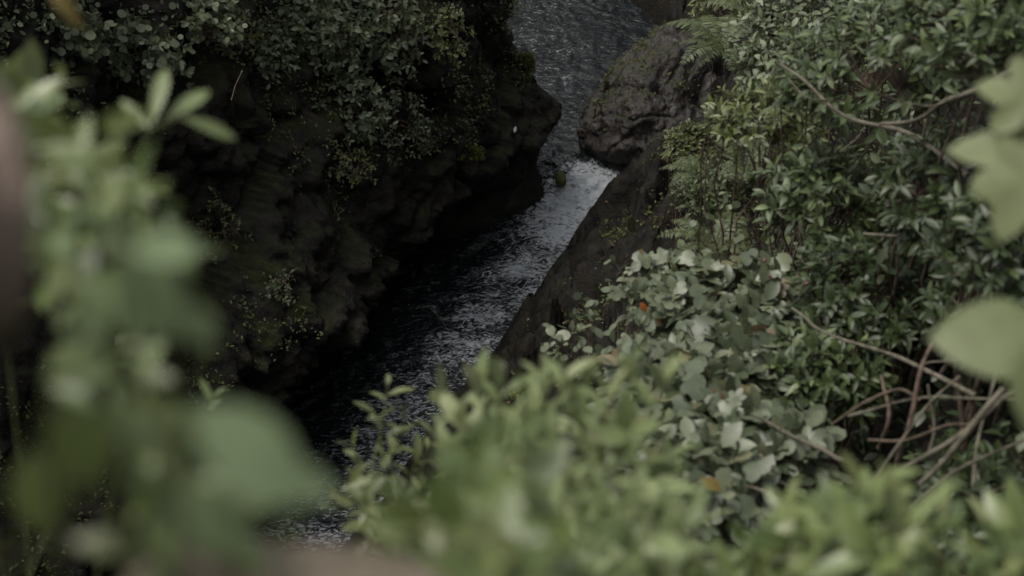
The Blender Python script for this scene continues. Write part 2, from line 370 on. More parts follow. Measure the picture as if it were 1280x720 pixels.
# ------------------------------------------------------------------ setting: right bank heightfield
RIGHT = np.array([(-32, -38), (-14, -13), (-8.5, -2), (-5.2, 5), (-2.6, 10.2), (-1.25, 13), (-.32, 15), (.0, 15.7), (.75, 17.4), (1.5, 18.9), (2.5, 19.7), (3.1, 21.4), (2.95, 23.5), (2.1, 25.8), (1.9, 29), (1.8, 32), (1.0, 36), (-1.5, 40.5), (-8, 47), (-20, 56), (-48, 72)])
def sdist(x, y):
    best = np.full(x.shape, 1e9); sg = np.ones(x.shape)
    for a, b in zip(RIGHT[:-1], RIGHT[1:]):
        d = b-a; t = np.clip(((x-a[0])*d[0]+(y-a[1])*d[1])/(d@d), 0, 1)
        ex, ey = x-a[0]-t*d[0], y-a[1]-t*d[1]; q = np.hypot(ex, ey); s = np.where(ex*d[1]-ey*d[0] > 0, 1.0, -1.0)
        m = q < best; best = np.where(m, q, best); sg = np.where(m, s, sg)
    return best*sg
def ax(segs):
    out = [np.arange(a, b, s) for a, b, s in segs]; return np.concatenate(out)
gx = ax([(-60, -10, 3), (-10, -3.5, .5), (-3.5, 6.5, .07), (6.5, 12, .3), (12, 90, 3)])
gy = ax([(-50, -4, 3), (-4, 2, .3), (2, 12, .12), (12, 23, .07), (23, 34, .2), (34, 50, .8), (50, 120, 4)])
GX, GY = np.meshgrid(gx, gy, indexing='ij')
def rz(x, y):
    o = sdist(x, y); p3 = np.stack([x, y, x*0], -1)
    o2 = o+.35*fbm(p3*.45, 3, 51)*np.clip(o, 0, 1)
    z = np.interp(o2, [-3, -.5, 0, .35, .8, 1.8, 3.4, 4.8, 5.8, 6.8, 7.6, 10, 20, 45, 90], [-1.4, -.9, -.25, .55, 1.05, 1.7, 3.1, 5.0, 7.2, 9.2, 10.2, 11.2, 15, 24, 34])
    far = np.clip((y-29)/6, 0, 1)*np.clip((x-.2)/1.5+np.clip((y-36)/3, 0, 2), 0, 1)
    z = z+np.where(o > 0, far*np.interp(o, [0, .5, 3, 8, 60], [0, 1.0, 3.0, 4.5, 6]), 0)
    z = z+1.1*np.exp(-(((x+.2)/1.6)**2+((y-.2)/1.7)**2))
    z = z-.85*np.exp(-(((x-1.75)/.95)**2+((y-3.7)/1.4)**2))
    c = np.clip((o+.1)/1, 0, 1)*np.clip((14-o)/6, .3, 1)
    z = z+c*(.22*fbm(p3*.9, 3, 61)+.10*ridge(p3*2.3, 4, 71)+.05*fbm(p3*7, 3, 75))
    q = np.stack([(x*.48+y*.88)*.5, x*.88-y*.48, x*0], -1); f, e, v = cells(q*1.3, 81)
    z = z+c*np.clip((5-o)/2, 0, 1)*((v-.5)*.75-.2*np.exp(-(e/.08)**2))
    f, e, v = cells(q*4.5, 181); z = z+c*((v-.5)*.20-.10*np.exp(-(e/.12)**2)+.03*ridge(p3*6, 2, 191))
    return z
GZ = rz(GX, GY)
bankV = np.stack([GX, GY, GZ], -1).reshape(-1, 3); bankF = gridfaces(*GX.shape)[:, ::-1]
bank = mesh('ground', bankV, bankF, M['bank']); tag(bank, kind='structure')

def bvh(V, F): return BVHTree.FromPolygons([tuple(v) for v in V], F.tolist())
B1, B2 = bvh(cliffV, cliffF), bvh(bankV, bankF)
def hit(px, py):
    r_ = ray(px, py); best = None
    for b in (B1, B2):
        q = b.ray_cast(Vector(CAM), Vector(r_))
        if q[0] is not None and (best is None or q[3] < best[3]): best = q
    return (np.array(best[0]), np.array(best[1]), best[3]) if best else (Pz(px, py, 0), np.array([0, 0, 1.]), 0)
def ground_below(p):
    q = B2.ray_cast(Vector((p[0], p[1], 40)), Vector((0, 0, -1)))
    return float(q[0].z) if q[0] is not None else 0.

# ------------------------------------------------------------------ setting: water
wx = ax([(-14, -4, .4), (-4, 4.5, .035), (4.5, 8, .4)]); wy = ax([(-4, 11, .4), (11, 22, .035), (22, 32, .05), (32, 60, .8)])
WX, WY = np.meshgrid(wx, wy, indexing='ij')
fall = 1/(1+np.exp(-(WY-19.0+.25*(WX-1))*8))
W3 = np.stack([WX, WY, WX*0], -1)
rip = np.clip((WY-9)/4, 0, 1)*np.clip((40-WY)/6, 0, 1)
chop = np.interp(WY, [12, 16, 18.6, 19.5, 20.3, 24, 30], [1.1, 1.3, 1.7, 1.9, 1.0, .7, .6])
sw = W3+.25*np.stack([fbm(W3*1.1, 2, 5), fbm(W3*1.1, 2, 6), W3[..., 0]*0], -1)
along = sw[..., 0]*.48+sw[..., 1]*.88; acr = sw[..., 0]*.88-sw[..., 1]*.48
WN = np.stack([acr, along*1.5, acr*0], -1)
WZ = rip*chop*(.024*(1-np.abs(vnoise(WN*3.2, 91))*2)+.014*(1-np.abs(vnoise(WN*6.5, 92))*2)+.006*vnoise(WN*13, 93))+.28*fall-.02
WZ = WZ+.06*np.exp(-((WY-19.2)/.5)**2)*fbm(W3*2.5, 3, 95)
m, N, L, b = newmat('river_water')
b.inputs['Roughness'].default_value = .06; b.inputs['IOR'].default_value = 1.33; b.inputs['Specular IOR Level'].default_value = .5
tc = N.new('ShaderNodeTexCoord'); mp = N.new('ShaderNodeMapping'); mp.inputs['Rotation'].default_value = (0, 0, R(-28)); mp.inputs['Scale'].default_value = (.8, 1.6, 1); L.new(tc.outputs['Object'], mp.inputs[0])
n1 = N.new('ShaderNodeTexNoise'); n1.inputs['Scale'].default_value = 9; n1.inputs['Detail'].default_value = 4; n1.inputs['Distortion'].default_value = .8; L.new(mp.outputs[0], n1.inputs['Vector'])
bp = N.new('ShaderNodeBump'); bp.inputs['Strength'].default_value = .9; bp.inputs['Distance'].default_value = .05; L.new(n1.outputs[0], bp.inputs['Height']); L.new(bp.outputs[0], b.inputs['Normal'])
at = N.new('ShaderNodeAttribute'); at.attribute_name = 'foam_glint'; n2 = N.new('ShaderNodeTexNoise'); n2.inputs['Scale'].default_value = 7; n2.inputs['Detail'].default_value = 4; n2.inputs['Roughness'].default_value = .55; n2.inputs['Distortion'].default_value = 2.6; L.new(mp.outputs[0], n2.inputs['Vector'])
a = N.new('ShaderNodeMath'); a.operation = 'ADD'; L.new(at.outputs['Fac'], a.inputs[0]); L.new(n2.outputs[0], a.inputs[1])
n4 = N.new('ShaderNodeTexNoise'); n4.inputs['Scale'].default_value = 1.6; n4.inputs['Detail'].default_value = 3; n4.inputs['Distortion'].default_value = .6; L.new(mp.outputs[0], n4.inputs['Vector'])
a4 = N.new('ShaderNodeMath'); a4.operation = 'MULTIPLY_ADD'; a4.inputs[1].default_value = .4; L.new(n4.outputs[0], a4.inputs[0]); L.new(a.outputs[0], a4.inputs[2])
a = N.new('ShaderNodeMath'); a.operation = 'SUBTRACT'; a.inputs[1].default_value = .2; L.new(a4.outputs[0], a.inputs[0])
mr = N.new('ShaderNodeMapRange'); mr.inputs['From Min'].default_value = .98; mr.inputs['From Max'].default_value = 1.16; L.new(a.outputs[0], mr.inputs[0])
mc = N.new('ShaderNodeMix'); mc.data_type = 'RGBA'; mc.inputs[6].default_value = (.006, .008, .009, 1); mc.inputs[7].default_value = (.30, .32, .335, 1); L.new(mr.outputs[0], mc.inputs[0]); L.new(mc.outputs[2], b.inputs['Base Color'])
r2 = N.new('ShaderNodeMapRange'); r2.inputs['To Min'].default_value = .06; r2.inputs['To Max'].default_value = .4; L.new(mr.outputs[0], r2.inputs[0]); L.new(r2.outputs[0], b.inputs['Roughness'])
M['water'] = m
water = mesh('water', np.stack([WX, WY, WZ], -1).reshape(-1, 3), gridfaces(*WX.shape)[:, ::-1], m); tag(water, kind='structure')
acr_ = WX*.88-WY*.48
foam_glint = np.interp(WY, [12, 13.5, 15.5, 17.2, 18.2, 18.9, 19.4, 20.1, 30], [.46, .48, .51, .55, .66, .80, .60, .42, .40])-.30*np.clip((np.abs(acr_+7.5)-.55)/.9, 0, 1)**1.3  # foam at the cascade; downstream it also paints sky glints, fading leftward
up_ = np.clip((WY-19.8)/.6, 0, 1); foam_glint = foam_glint*(1-up_)+up_*(.40-.20*np.clip((WX-.9-(WY-21)*.05)/.9, 0, 1))  # upper pool: painted sky reflection, paler on the left, darker on the right
fa = water.data.attributes.new('foam_glint', 'FLOAT', 'POINT'); fa.data.foreach_set('value', foam_glint.ravel().astype(np.float32))

# ------------------------------------------------------------------ boulder between the pools, moss rock
def rock(name, c, rad, seed, mat, n=70, blocky=.35, cut=None):
    u = np.linspace(0, 2*math.pi, 2*n); v = np.linspace(0.001, math.pi-.001, n); U, Vv = np.meshgrid(u, v, indexing='ij')
    d = np.stack([np.cos(U)*np.sin(Vv), np.sin(U)*np.sin(Vv), np.cos(Vv)], -1)
    sq = np.sign(d)*np.abs(d)**.75; p = sq*np.array(rad)
    w = d*np.array(rad); f, e, vv = cells(w*1.25+seed, seed)
    dd = .30*fbm(w*.9+seed, 3, seed)+(vv-.5)*blocky-.3*blocky*np.exp(-(e/.08)**2)+.05*ridge(w*2.2+seed, 4, seed+4)+.03*fbm(w*9, 3, seed+5)
    dd[-1] = dd[0]
    p = p+d*dd[..., None]*min(1.0, min(rad))
    o = mesh(name, p.reshape(-1, 3), gridfaces(2*n, n)[:, ::-1], mat); o.location = c; return o
bo = rock('boulder', (2.86, 21.15, .25), (.82, 2.35, 1.2), 29, M['boulder'], 190, .26); bo.rotation_euler = (R(4), R(-32), R(-27))
tag(bo, 'large dark boulder with grey lichen patches dividing the stream', 'boulder')
n_ = 1500; bv = np.empty(len(bo.data.vertices)*3, np.float32); bo.data.vertices.foreach_get('co', bv); bv = bv.reshape(-1, 3); bn = nrm(bv/np.array([.8, 2.3, 1.0])**2)
w_ = np.clip(vnoise(bv*1.6, 44)+.1, 0, 1)*np.clip(bn[:, 2]+.15, 0, 1)*(bv[:, 2] > .1); q_ = rng.choice(len(bv), n_, p=w_/w_.sum())
V, F = leaves([T_SMALL], bv[q_]+rng.normal(0, .015, (n_, 3)), nrm(bn[q_]+rng.normal(0, .7, (n_, 3))), nrm(bn[q_]+[0, 0, .8]), rng.uniform(.025, .06, n_)); mesh('moss', V, F, M['moss'], bo)
c = Pz(701, 224, .25); mo = rock('moss_rock', c, (.09, .15, .10), 5, M['mossrock'], 30, .05)
tag(mo, 'small bright mossy rock in the narrows of the stream', 'rock')

# ------------------------------------------------------------------ helpers for placing plants
def mound(center, rad, n, upb=.35, out=1.0, back=True, low=-.25):
    d = nrm(rng.normal(0, 1, (n*3, 3))); d = d[d[:, 2] > low][:n]
    r_ = rng.uniform(.55, 1.0, (len(d), 1))**.6
    p = center+d*r_*np.array(rad)
    p += .12*np.array(rad)*np.stack([vnoise(p*5+q*9) for q in range(3)], -1)
    D = nrm(d*out+np.array([0, 0, upb])+rng.normal(0, .25, (len(d), 3)))
    return p, D
def shrub(name, label, cat, group, px, py, d, rpx, tm, mat, n, k, L, ln, flat=.75, **kw):
    c = P(px, py, d); r_ = rpx/FPX*d; rad = (r_, r_*.95, r_*flat)
    low = kw.pop('low', -.25); upb = kw.pop('upb', .35)
    tips, D = mound(c, rad, n, upb, low=low)
    base = np.array([c[0], c[1]+.1*r_, 0]); base[2] = ground_below(base)-.03
    if base[2] > c[2]-r_*.2: base[2] = c[2]-r_*.5
    return plant(name, label, cat, group, base, tips, D, tm, mat, k, L, ln, **kw)

# ================================================================== RIGHT SLOPE
GE = 'evergreen shrubs on the right slope'
for lab, px, py, d, rp, mat, n, flat in [
    ('glossy green shrub under the top edge, above the forked grey branch', 1085, 95, 6.6, 120, 'shrub', 150, .75),
    ('light green shrub tip leaning over the brown rock bank', 955, 150, 7.2, 75, 'shrub_light', 80, .6),
    ('dark green shrub in the upper right corner of the slope', 1235, 50, 5.6, 110, 'shrub', 120, .8),
    ('bushy shrub below the fork of the grey branch', 1040, 245, 6.7, 95, 'shrub', 130, .7),
    ('dark shrub behind the upper blurred lobed leaves', 1190, 250, 5.9, 110, 'shrub_dark', 120, .8),
    ('dark green shrub right of the pale broad leaves', 1090, 370, 6.1, 100, 'shrub_dark', 130, .7),
    ('dark shrub behind the single large blurred leaf', 1235, 400, 5.6, 90, 'shrub_dark', 80, .6),
    ('narrow leaved shrub between the pale leaves and the long bare branch', 1025, 465, 5.8, 85, 'shrub', 120, .6),
    ('dark shrub filling the right edge between the two blurred leaf sprays', 1275, 320, 5.0, 105, 'shrub_dark', 110, .9),
    ('dark shrub low at the right edge under the crossed twigs', 1250, 640, 4.6, 95, 'shrub_dark', 80, .7)]:
    shrub('evergreen_shrub', lab, 'shrub', GE, px, py, d, rp, [T_ELL, T_LANCE], mat, int(n*1.15), 9, .11, .076, flat, mains=7, r0=.014)
GB = 'pale broad leaved brambles on the slope'
for lab, px, py, d, rp, n, ln in [
    ('pale bramble reaching furthest over the dark rock bank', 850, 375, 6.8, 75, 60, .12),
    ('pale bramble in the middle of the slope with a red turned leaf nearby', 925, 385, 6.4, 85, 80, .12),
    ('pale grey green bramble left of the narrow leaved shrub', 900, 475, 5.8, 95, 100, .13),
    ('pale bramble mound above the yellow green foreground shoots', 830, 500, 5.4, 90, 70, .12),
    ('pale bramble beside the lower bare branch with large flat leaves', 930, 570, 5.0, 95, 80, .13),
    ('pale bramble lowest on the slope behind the near bush', 850, 620, 4.6, 100, 70, .12)]:
    shrub('bramble', lab, 'bramble', GB, px, py, d, rp, [T_LOBE, T_TRI, T_OVAL], 'pale', int(n*1.5), 5, .16, ln*.82, .55, a0=40, a1=100, mains=6, r0=.008, rt=.0025, upb=.9, low=.0, petiole=.03)
bush_px_late = [('straggling bramble shoots with small round leaves over the dark bank', [(735, 375, 6.6), (765, 350, 6.7), (745, 405, 6.5), (700, 425, 6.4), (795, 335, 6.8), (775, 400, 6.4), (720, 400, 6.5), (760, 430, 6.2), (690, 440, 6.2), (790, 440, 6.2), (820, 330, 6.9), (740, 440, 6.2)], 'pale'),
    ('light sprays of small leaves in front of the dark gap of the bank', [(900, 265, 7.6), (870, 290, 7.4), (850, 310, 7.2), (925, 300, 7.3), (885, 325, 7.1), (910, 335, 7.0), (940, 325, 7.0), (960, 300, 7.1), (860, 330, 7.0)], 'fern')]
for lab, tp_, mt_ in bush_px_late:
    T = np.array([P(*t) for t in tp_]); T = np.concatenate([T, T+rng.normal(0, .05, T.shape)]); D = nrm(rng.normal(0, .5, T.shape)+[-.4, .2, .7]); b0 = T.mean(0)+np.array([.5, -.4, 0]); b0[2] = min(ground_below(b0), T[:, 2].min())-.1
    plant('bramble', lab, 'bramble', GB, b0, T, D, [T_OVAL, T_ROUND], mt_, 5, .14, .062, a0=50, a1=95, mains=6, r0=.005, rt=.0015, petiole=.02)
GF = 'fine leaved ferns at the edge of the drop'
def fern(label, base, n, L, mat='fern', lean=(0, 0, 0)):
    root = empty('fern', base); tag(root, label, 'fern', GF); fr = []; st = []
    for k in range(n):
        a = rng.uniform(0, 6.28); h = np.array([math.cos(a), math.sin(a), 0])+np.array(lean); ll = L*rng.uniform(.6, 1)
        pts = bez(np.zeros(3), h*ll*.45+np.array([0, 0, ll*.65]), h*ll+np.array([0, 0, ll*.25]), 16); st.append((pts, np.linspace(.004, .001, 16)))
        t = nrm(np.gradient(pts, axis=0)); sd = nrm(np.cross(t, [0, 0, 1.])); nn = np.cross(sd, t)
        for i in range(2, 16):
            w = math.sin(math.pi*min(1, (i+1)/16))**.7
            for s in (-1, 1):
                for sub in (0, .5):
                    p = pts[i]+(t[i]*ll/16*sub); fr.append((p, sd[i]*s+t[i]*.35+rng.normal(0, .08, 3), nn[i], ll*.20*w*rng.uniform(.7, 1.1)))
    p, d, u, s = [np.array(x) for x in zip(*fr)]
    V, F = leaves(leaf_template(.20, .1, .2, .35, 5), p, d, u, s); mesh('fronds', V, F, M[mat], root)
    V, F = tubes(st, 4); mesh('stems', V, F, M['green_stem'], root); return root
for lab, px, py, d, n, L in [
    ('fine leaved fern hanging over the edge beside the boulder', 880, 215, 9.5, 16, .34),
    ('small fern above the dark gap in the bank', 930, 200, 8.6, 14, .3),
    ('fern with narrow fronds at the edge of the dark gap', 890, 300, 7.9, 16, .32),
    ('fern between the light green shrub and the brown bank top', 905, 60, 12.0, 16, .6),
    ('fern tuft on the brown bank near the top edge', 960, 30, 11.0, 16, .6)]:
    fern(lab, P(px, py+15, d), n, L)
GS = 'small leaved bushes on the far bank'
for lab, px, py, d, rp, mat, ln in [
    ('grey green bush at the top edge above the forked branch', 1010, 35, 9.0, 80, 'grey', .07),
    ('dull green bush behind the forked grey branch', 990, 90, 8.6, 75, 'grey', .07),
    ('olive bush at the top edge right of the dark pool', 935, 15, 14.0, 75, 'olive', .09),
    ('small leaved bush under the light green shrub tip', 900, 245, 8.6, 60, 'fern', .05),
    ('low olive bush just right of the small cascade', 865, 180, 12.5, 40, 'olive', .06),
    ('grey bush in the top right corner behind the shrubs', 1180, 5, 8.5, 110, 'grey', .08)]:
    shrub('bush', lab, 'bush', GS, px, py, d, rp, [T_OVAL, T_SMALL], mat, 170, 7, .12, ln, .7, mains=6, r0=.01)

for lab, c_, rad_ in [('unseen dark bush overhanging the far right of the upper pool, added for its reflection', (3.5, 26.9, 2.9), 1.45), ('unseen dark bush leaning over the water further upstream, added for its reflection', (2.7, 30.6, 3.3), 1.8)]:
    tips, D = mound(np.array(c_), (rad_, rad_, rad_*.8), 420, .3); b0 = np.array([c_[0]+.6, c_[1], 0.]); b0[2] = ground_below(b0)-.03  # bushes added out of view so the upper pool reflects something dark
    plant('bush', lab, 'bush', GS, b0, tips, D, [T_OVAL, T_ELL], 'shrub_dark', 8, .2, .16, mains=10, r0=.04, rt=.006)
# ------------------------------------------------------------------ bare branches
def branch(label, ctrl, r0, r1, forks=(), mat='bark', n=30, group='bare branches on the slope', amp=.016, name='branch'):
    pts = [P(*c) for c in ctrl]; base = pts[0]
    root = empty(name, base); tag(root, label, 'branch', group)
    c = wob(spline(pts, n), amp, 5); V, F = tubes([(c-base, np.linspace(r0, r1, n)*.95*(1+.18*vnoise(c*38)))], 8)
    mesh('main_stem', V, F, M[mat], root)
    for f, ra, rb in forks:
        q = wob(spline([P(*x) for x in f], 16), amp*.6, 6); V, F = tubes([(q-base, np.linspace(ra, rb, 16)*.7)], 6); mesh('side_twig', V, F, M[mat], root)
branch('long grey branch forking over the light green shrub', [(1210, 220, 5.6), (1130, 165, 5.9), (1060, 145, 6.0), (1020, 110, 6.1), (975, 80, 6.3)], .011, .006, [([(1035, 125, 6.05), (1010, 120, 6.0), (985, 98, 6.1)], .006, .003), ([(1060, 145, 6.0), (1075, 165, 6.0), (1050, 190, 6.0)], .006, .003)])
branch('thick grey branch coming in from the upper right edge', [(1320, 70, 4.9), (1240, 100, 5.1), (1190, 125, 5.3), (1150, 150, 5.6), (1100, 155, 5.8)], .014, .007, [([(1190, 125, 5.3), (1160, 132, 5.4), (1130, 128, 5.5)], .006, .003)])
branch('long brown grey bare branch curving down below the large blurred leaf', [(990, 385, 5.9), (1030, 415, 5.6), (1085, 435, 5.4), (1150, 460, 5.2), (1220, 495, 5.0)], .005, .010, [([(1150, 460, 5.2), (1170, 452, 5.2), (1240, 452, 5.1)], .005, .006)])
branch('bare branch slanting down among the pale brambles', [(930, 515, 5.0), (970, 535, 4.9), (1010, 555, 4.8), (1055, 577, 4.7)], .004, .009)
branch('straight pale stick rising to the right edge over dark gaps', [(1100, 600, 4.4), (1160, 570, 4.3), (1205, 540, 4.3), (1250, 498, 4.3), (1300, 470, 4.3)], .007, .010)
branch('second straight stick crossing close beside the pale one', [(1150, 605, 4.25), (1190, 560, 4.2), (1225, 520, 4.2), (1255, 485, 4.2)], .008, .010)
branch('arched brown twig left of the upright stems', [(1040, 530, 4.8), (1085, 500, 4.8), (1120, 487, 4.8), (1150, 500, 4.8)], .004, .006, mat='twig')
branch('upright reddish stem in the dark gap', [(1120, 590, 4.8), (1130, 540, 4.7), (1145, 480, 4.7), (1165, 430, 4.8)], .010, .007, mat='twig')
branch('thin upright stem crossing the arched brown twig', [(1098, 560, 4.9), (1112, 520, 4.8), (1102, 470, 4.9)], .008, .006, mat='twig')
branch('low twig lying across the dark gap', [(1085, 550, 4.7), (1130, 555, 4.7), (1180, 535, 4.7), (1220, 530, 4.7)], .005, .004, mat='twig')
branch('short bare twig beneath the yellowed leaf', [(880, 590, 4.6), (920, 605, 4.6), (960, 618, 4.5), (1010, 640, 4.5)], .004, .006)
branch('thin curved twig standing between two pale brambles', [(950, 568, 4.7), (960, 590, 4.6), (985, 608, 4.6)], .004, .004)
for lab_, ct_ in [('dead stick slanting steeply beside the reddish stem', [(1085, 610, 4.7), (1140, 530, 4.7), (1200, 470, 4.7)]), ('straight dead stick nearly level under the large blurred leaf', [(1060, 520, 4.9), (1160, 498, 4.8), (1290, 500, 4.7)]),
    ('thin dead stick rising towards the bottom right corner bush', [(1130, 640, 4.4), (1200, 585, 4.4), (1290, 545, 4.4)]), ('leaning dead stem at the right edge of the dark gap', [(1215, 620, 4.5), (1225, 540, 4.6), (1250, 450, 4.7)]), ('short dead stem in the middle of the dark gap', [(1160, 570, 4.8), (1168, 530, 4.8), (1160, 480, 4.8)])]:
    branch(lab_, ct_, .006, .004, mat='bark', amp=.01)
branch('mossy branch stub among the leaves near the blurred lobed leaves', [(1080, 292, 5.9), (1110, 298, 5.8), (1150, 300, 5.8), (1190, 296, 5.7)], .006, .008)
branch('thin dry stick poking out over the dark pool', [(555, 405, 16.5), (545, 392, 16.3), (537, 384, 16.2)], .010, .006, amp=.01)
branch('thin bare twig against the dark left cliff', [(303, 88, 11.2), (296, 105, 11.1), (289, 125, 11)], .004, .003, amp=.02, mat='twig')

# ------------------------------------------------------------------ ground cover on the slope
def scatter_surface(V, dens_fn, n, s=1):
    r_ = np.random.default_rng(s); pr = dens_fn(V)*1.0; ok = np.where(pr > 0)[0]; p = V[ok]; w = pr[ok]
    w = w*np.interp(p[:, 1], [0, 12, 12.5, 40], [1.7, 1.7, 1, 1]); return p[r_.choice(len(p), n, p=w/w.sum())]
def cover(name, pts, nrmv, tm, mat, k, ln, spread, kind='stuff'):
    n = len(pts); p = np.repeat(pts, k, 0)+rng.normal(0, spread, (n*k, 3)); nn = np.repeat(nrmv, k, 0)
    p = p+nn*np.abs(rng.normal(0, spread*.8, (n*k, 1)))
    d = nrm(rng.normal(0, 1, (n*k, 3))+nn*.3+[0, 0, .1]); up = nrm(nn*.6+np.array([0, 0, 1.0])+rng.normal(0, .35, (n*k, 3)))
    V, F = leaves(tm, p, d, up, ln*rng.uniform(.5, 1.2, n*k)); o = mesh(name, V, F, M[mat]); tag(o, kind='stuff'); return o
def od(p): return sdist(p[:, 0], p[:, 1])
box = lambda p: (p[:, 0] > -4) & (p[:, 0] < 9) & (p[:, 1] > 1) & (p[:, 1] < 30)
def dens_slope(p): return box(p)*np.clip((od(p)-3.6)/1.4, 0, 1)*np.clip(.75+vnoise(p*1.3, 7)*.9, 0, 1)
zz = np.array([[.5, -.3, .8]])
pts = scatter_surface(bankV, dens_slope, 15000, 3)
cover('undergrowth', pts, nrm(np.repeat(zz, len(pts), 0)), [T_SMALL, T_OVAL], 'shrub_dark', 4, .07, .07)
pts = scatter_surface(bankV, lambda p: box(p)*(p[:, 1] < 8)*(p[:, 0] > .2)*(p[:, 0] < 4.5)*(1-.75*((p[:, 0] > .95)*(p[:, 0] < 1.9)*(p[:, 1] > 2.7)*(p[:, 1] < 4.4))), 2200, 8)
cover('undergrowth', pts, nrm(np.repeat(zz, len(pts), 0)), [T_SMALL, T_OVAL], 'shrub_dark', 4, .07, .09)
pts = scatter_surface(bankV, lambda p: box(p)*np.clip((od(p)-.5)/2, 0, .5)*(od(p) < 5)*(vnoise(p*3.1, 27) > .1)*(p[:, 1] > 8), 1500, 9)
cover('undergrowth', pts, nrm(np.repeat(zz, len(pts), 0)), [T_SMALL], 'moss', 7, .05, .04)
pts = scatter_surface(bankV, lambda p: box(p)*np.clip((od(p)-.3)/2, 0, 1), 2600, 19)
o = cover('leaf_litter', pts, nrm(np.repeat(zz, len(pts), 0)), [T_SMALL, T_OVAL], 'litter', 2, .07, .03)
pts = scatter_surface(bankV, lambda p: box(p)*np.clip((od(p)-1.2)/2, 0, 1)*(vnoise(p*2.1, 17) > .15)*np.clip((p[:, 1]-8)/4, 0, 1), 2600, 4)
cover('undergrowth', pts, nrm(np.repeat(zz, len(pts), 0)), [T_SMALL], 'olive', 5, .05, .05)

# ================================================================== LEFT CLIFF VEGETATION
def cliff_normals():
    a = CP[2:, 1:-1]-CP[:-2, 1:-1]; b_ = CP[1:-1, 2:]-CP[1:-1, :-2]; n_ = nrm(np.cross(b_, a))
    full = np.zeros_like(CP); full[1:-1, 1:-1] = n_; return full.reshape(-1, 3)
CN = cliff_normals()
if (CN[:, 0]).mean() < 0: CN = -CN
vis = (cliffV[:, 1] > 5) & (cliffV[:, 1] < 26) & (cliffV[:, 2] < 9.5)
def csc(fn, n, s):
    r_ = np.random.default_rng(s); idx = np.where(vis)[0]; idx = r_.choice(idx, n*8); pr = fn(cliffV[idx], CN[idx]); k = r_.uniform(0, 1, len(idx)) < pr; return idx[k][:n]
i = csc(lambda p, n: np.clip((p[:, 2]-4.6+.9*vnoise(p*.8, 3))/1.5, 0, 1)*np.clip(.25+vnoise(p*1.6, 5)*1.3, .02, 1), 6500, 1)
cover('undergrowth', cliffV[i], CN[i], [T_SMALL, T_ROUND], 'grey', 5, .065, .07)
i = csc(lambda p, n: (p[:, 2] > 2.0)*np.clip(n[:, 2]+.5, 0, 1)*np.clip(vnoise(p*1.8, 15)*2.2-.2, 0, 1), 5200, 2)
cover('undergrowth', cliffV[i], CN[i], [T_SMALL], 'olive', 6, .05, .045)
i = csc(lambda p, n: (p[:, 1] > 14.5)*(p[:, 2] > 2.4)*np.clip(.35+vnoise(p*1.9, 25)*1.4, .03, 1)*np.clip(n[:, 2]+.75, .1, 1), 5200, 12)
cover('undergrowth', cliffV[i], CN[i], [T_SMALL, T_OVAL], 'olive', 5, .06, .055)
GI = 'leafy clumps hanging from the left cliff'
def clump(label, px, py, wpx, hpx, n, mat, ln, tm, out=.45, k=7, d=None):
    h, nn, dist = hit(px, py); d = d or dist-.15
    w, hh = wpx/FPX*d, hpx/FPX*d
    c = P(px, py, d); d_ = nrm(rng.normal(0, 1, (n*2, 3))); d_ = d_[d_[:, 1] < .5][:n]
    r_ = rng.uniform(.3, 1, (len(d_), 1))**.5
    tips = c+d_*r_*np.array([w, out, hh]); tips[:, 2] = c[2]+np.round((tips[:, 2]-c[2])/.16)*.16+rng.normal(0, .02, len(tips))-.25*np.abs(tips[:, 0]-c[0])
    D = nrm(d_*np.array([1, 1, .1])+np.array([.25, -.5, .12])+rng.normal(0, .3, (len(d_), 3)))
    return plant('hanging_bush', label, 'bush', GI, h, tips, D, tm, mat, k, .2, ln, a0=40, a1=90, droop=.2, mains=8, r0=.012, rt=.002)
for a in [
    ('round leaved bush at the upper left corner above the blurred shoots', 70, 30, 75, 45, 120, 'grey', .10, [T_ROUND]),
    ('pale round leaved bush hanging right of the upper left corner', 175, 55, 60, 40, 110, 'grey', .10, [T_ROUND, T_SMALL]),
    ('grey green bush drooping over the dark hollow', 385, 30, 80, 55, 200, 'grey', .10, [T_SMALL, T_OVAL]),
    ('brightest leafy bush beside the bare rock edge at the top', 480, 35, 60, 60, 190, 'grey', .095, [T_SMALL, T_OVAL]),
    ('dull bush under the brightest one, over the rock face', 440, 125, 60, 55, 140, 'grey', .09, [T_SMALL, T_OVAL]),
    ('thin leafy trail below the dark hollow', 430, 195, 45, 35, 50, 'olive', .07, [T_SMALL]),
    ('faint bush in the shade right of the blurred shoots', 275, 290, 40, 60, 60, 'olive', .06, [T_SMALL]),
    ('small shaded leafy tuft on the dark cliff', 350, 350, 20, 16, 22, 'grey', .06, [T_SMALL]),
    ('grey leafy drape along the very top edge beside the round leaved bush', 240, 10, 70, 35, 130, 'grey', .09, [T_ROUND, T_SMALL]),
    ('leafy fringe over the left rim of the dark hollow', 330, 60, 45, 35, 80, 'grey', .085, [T_SMALL, T_OVAL]),
    ('low leafy cascade down the rock between the dull bush and the nose', 500, 150, 45, 70, 90, 'grey', .07, [T_SMALL]),
    ('dark bush between the two pale bushes at the top', 270, 30, 60, 40, 80, 'olive', .075, [T_SMALL]),
    ('olive tuft high on the bare rock edge', 560, 40, 35, 40, 60, 'olive', .07, [T_SMALL, T_ROUND])]:
    clump(*a)
GM = 'moss cushions on the left cliff'
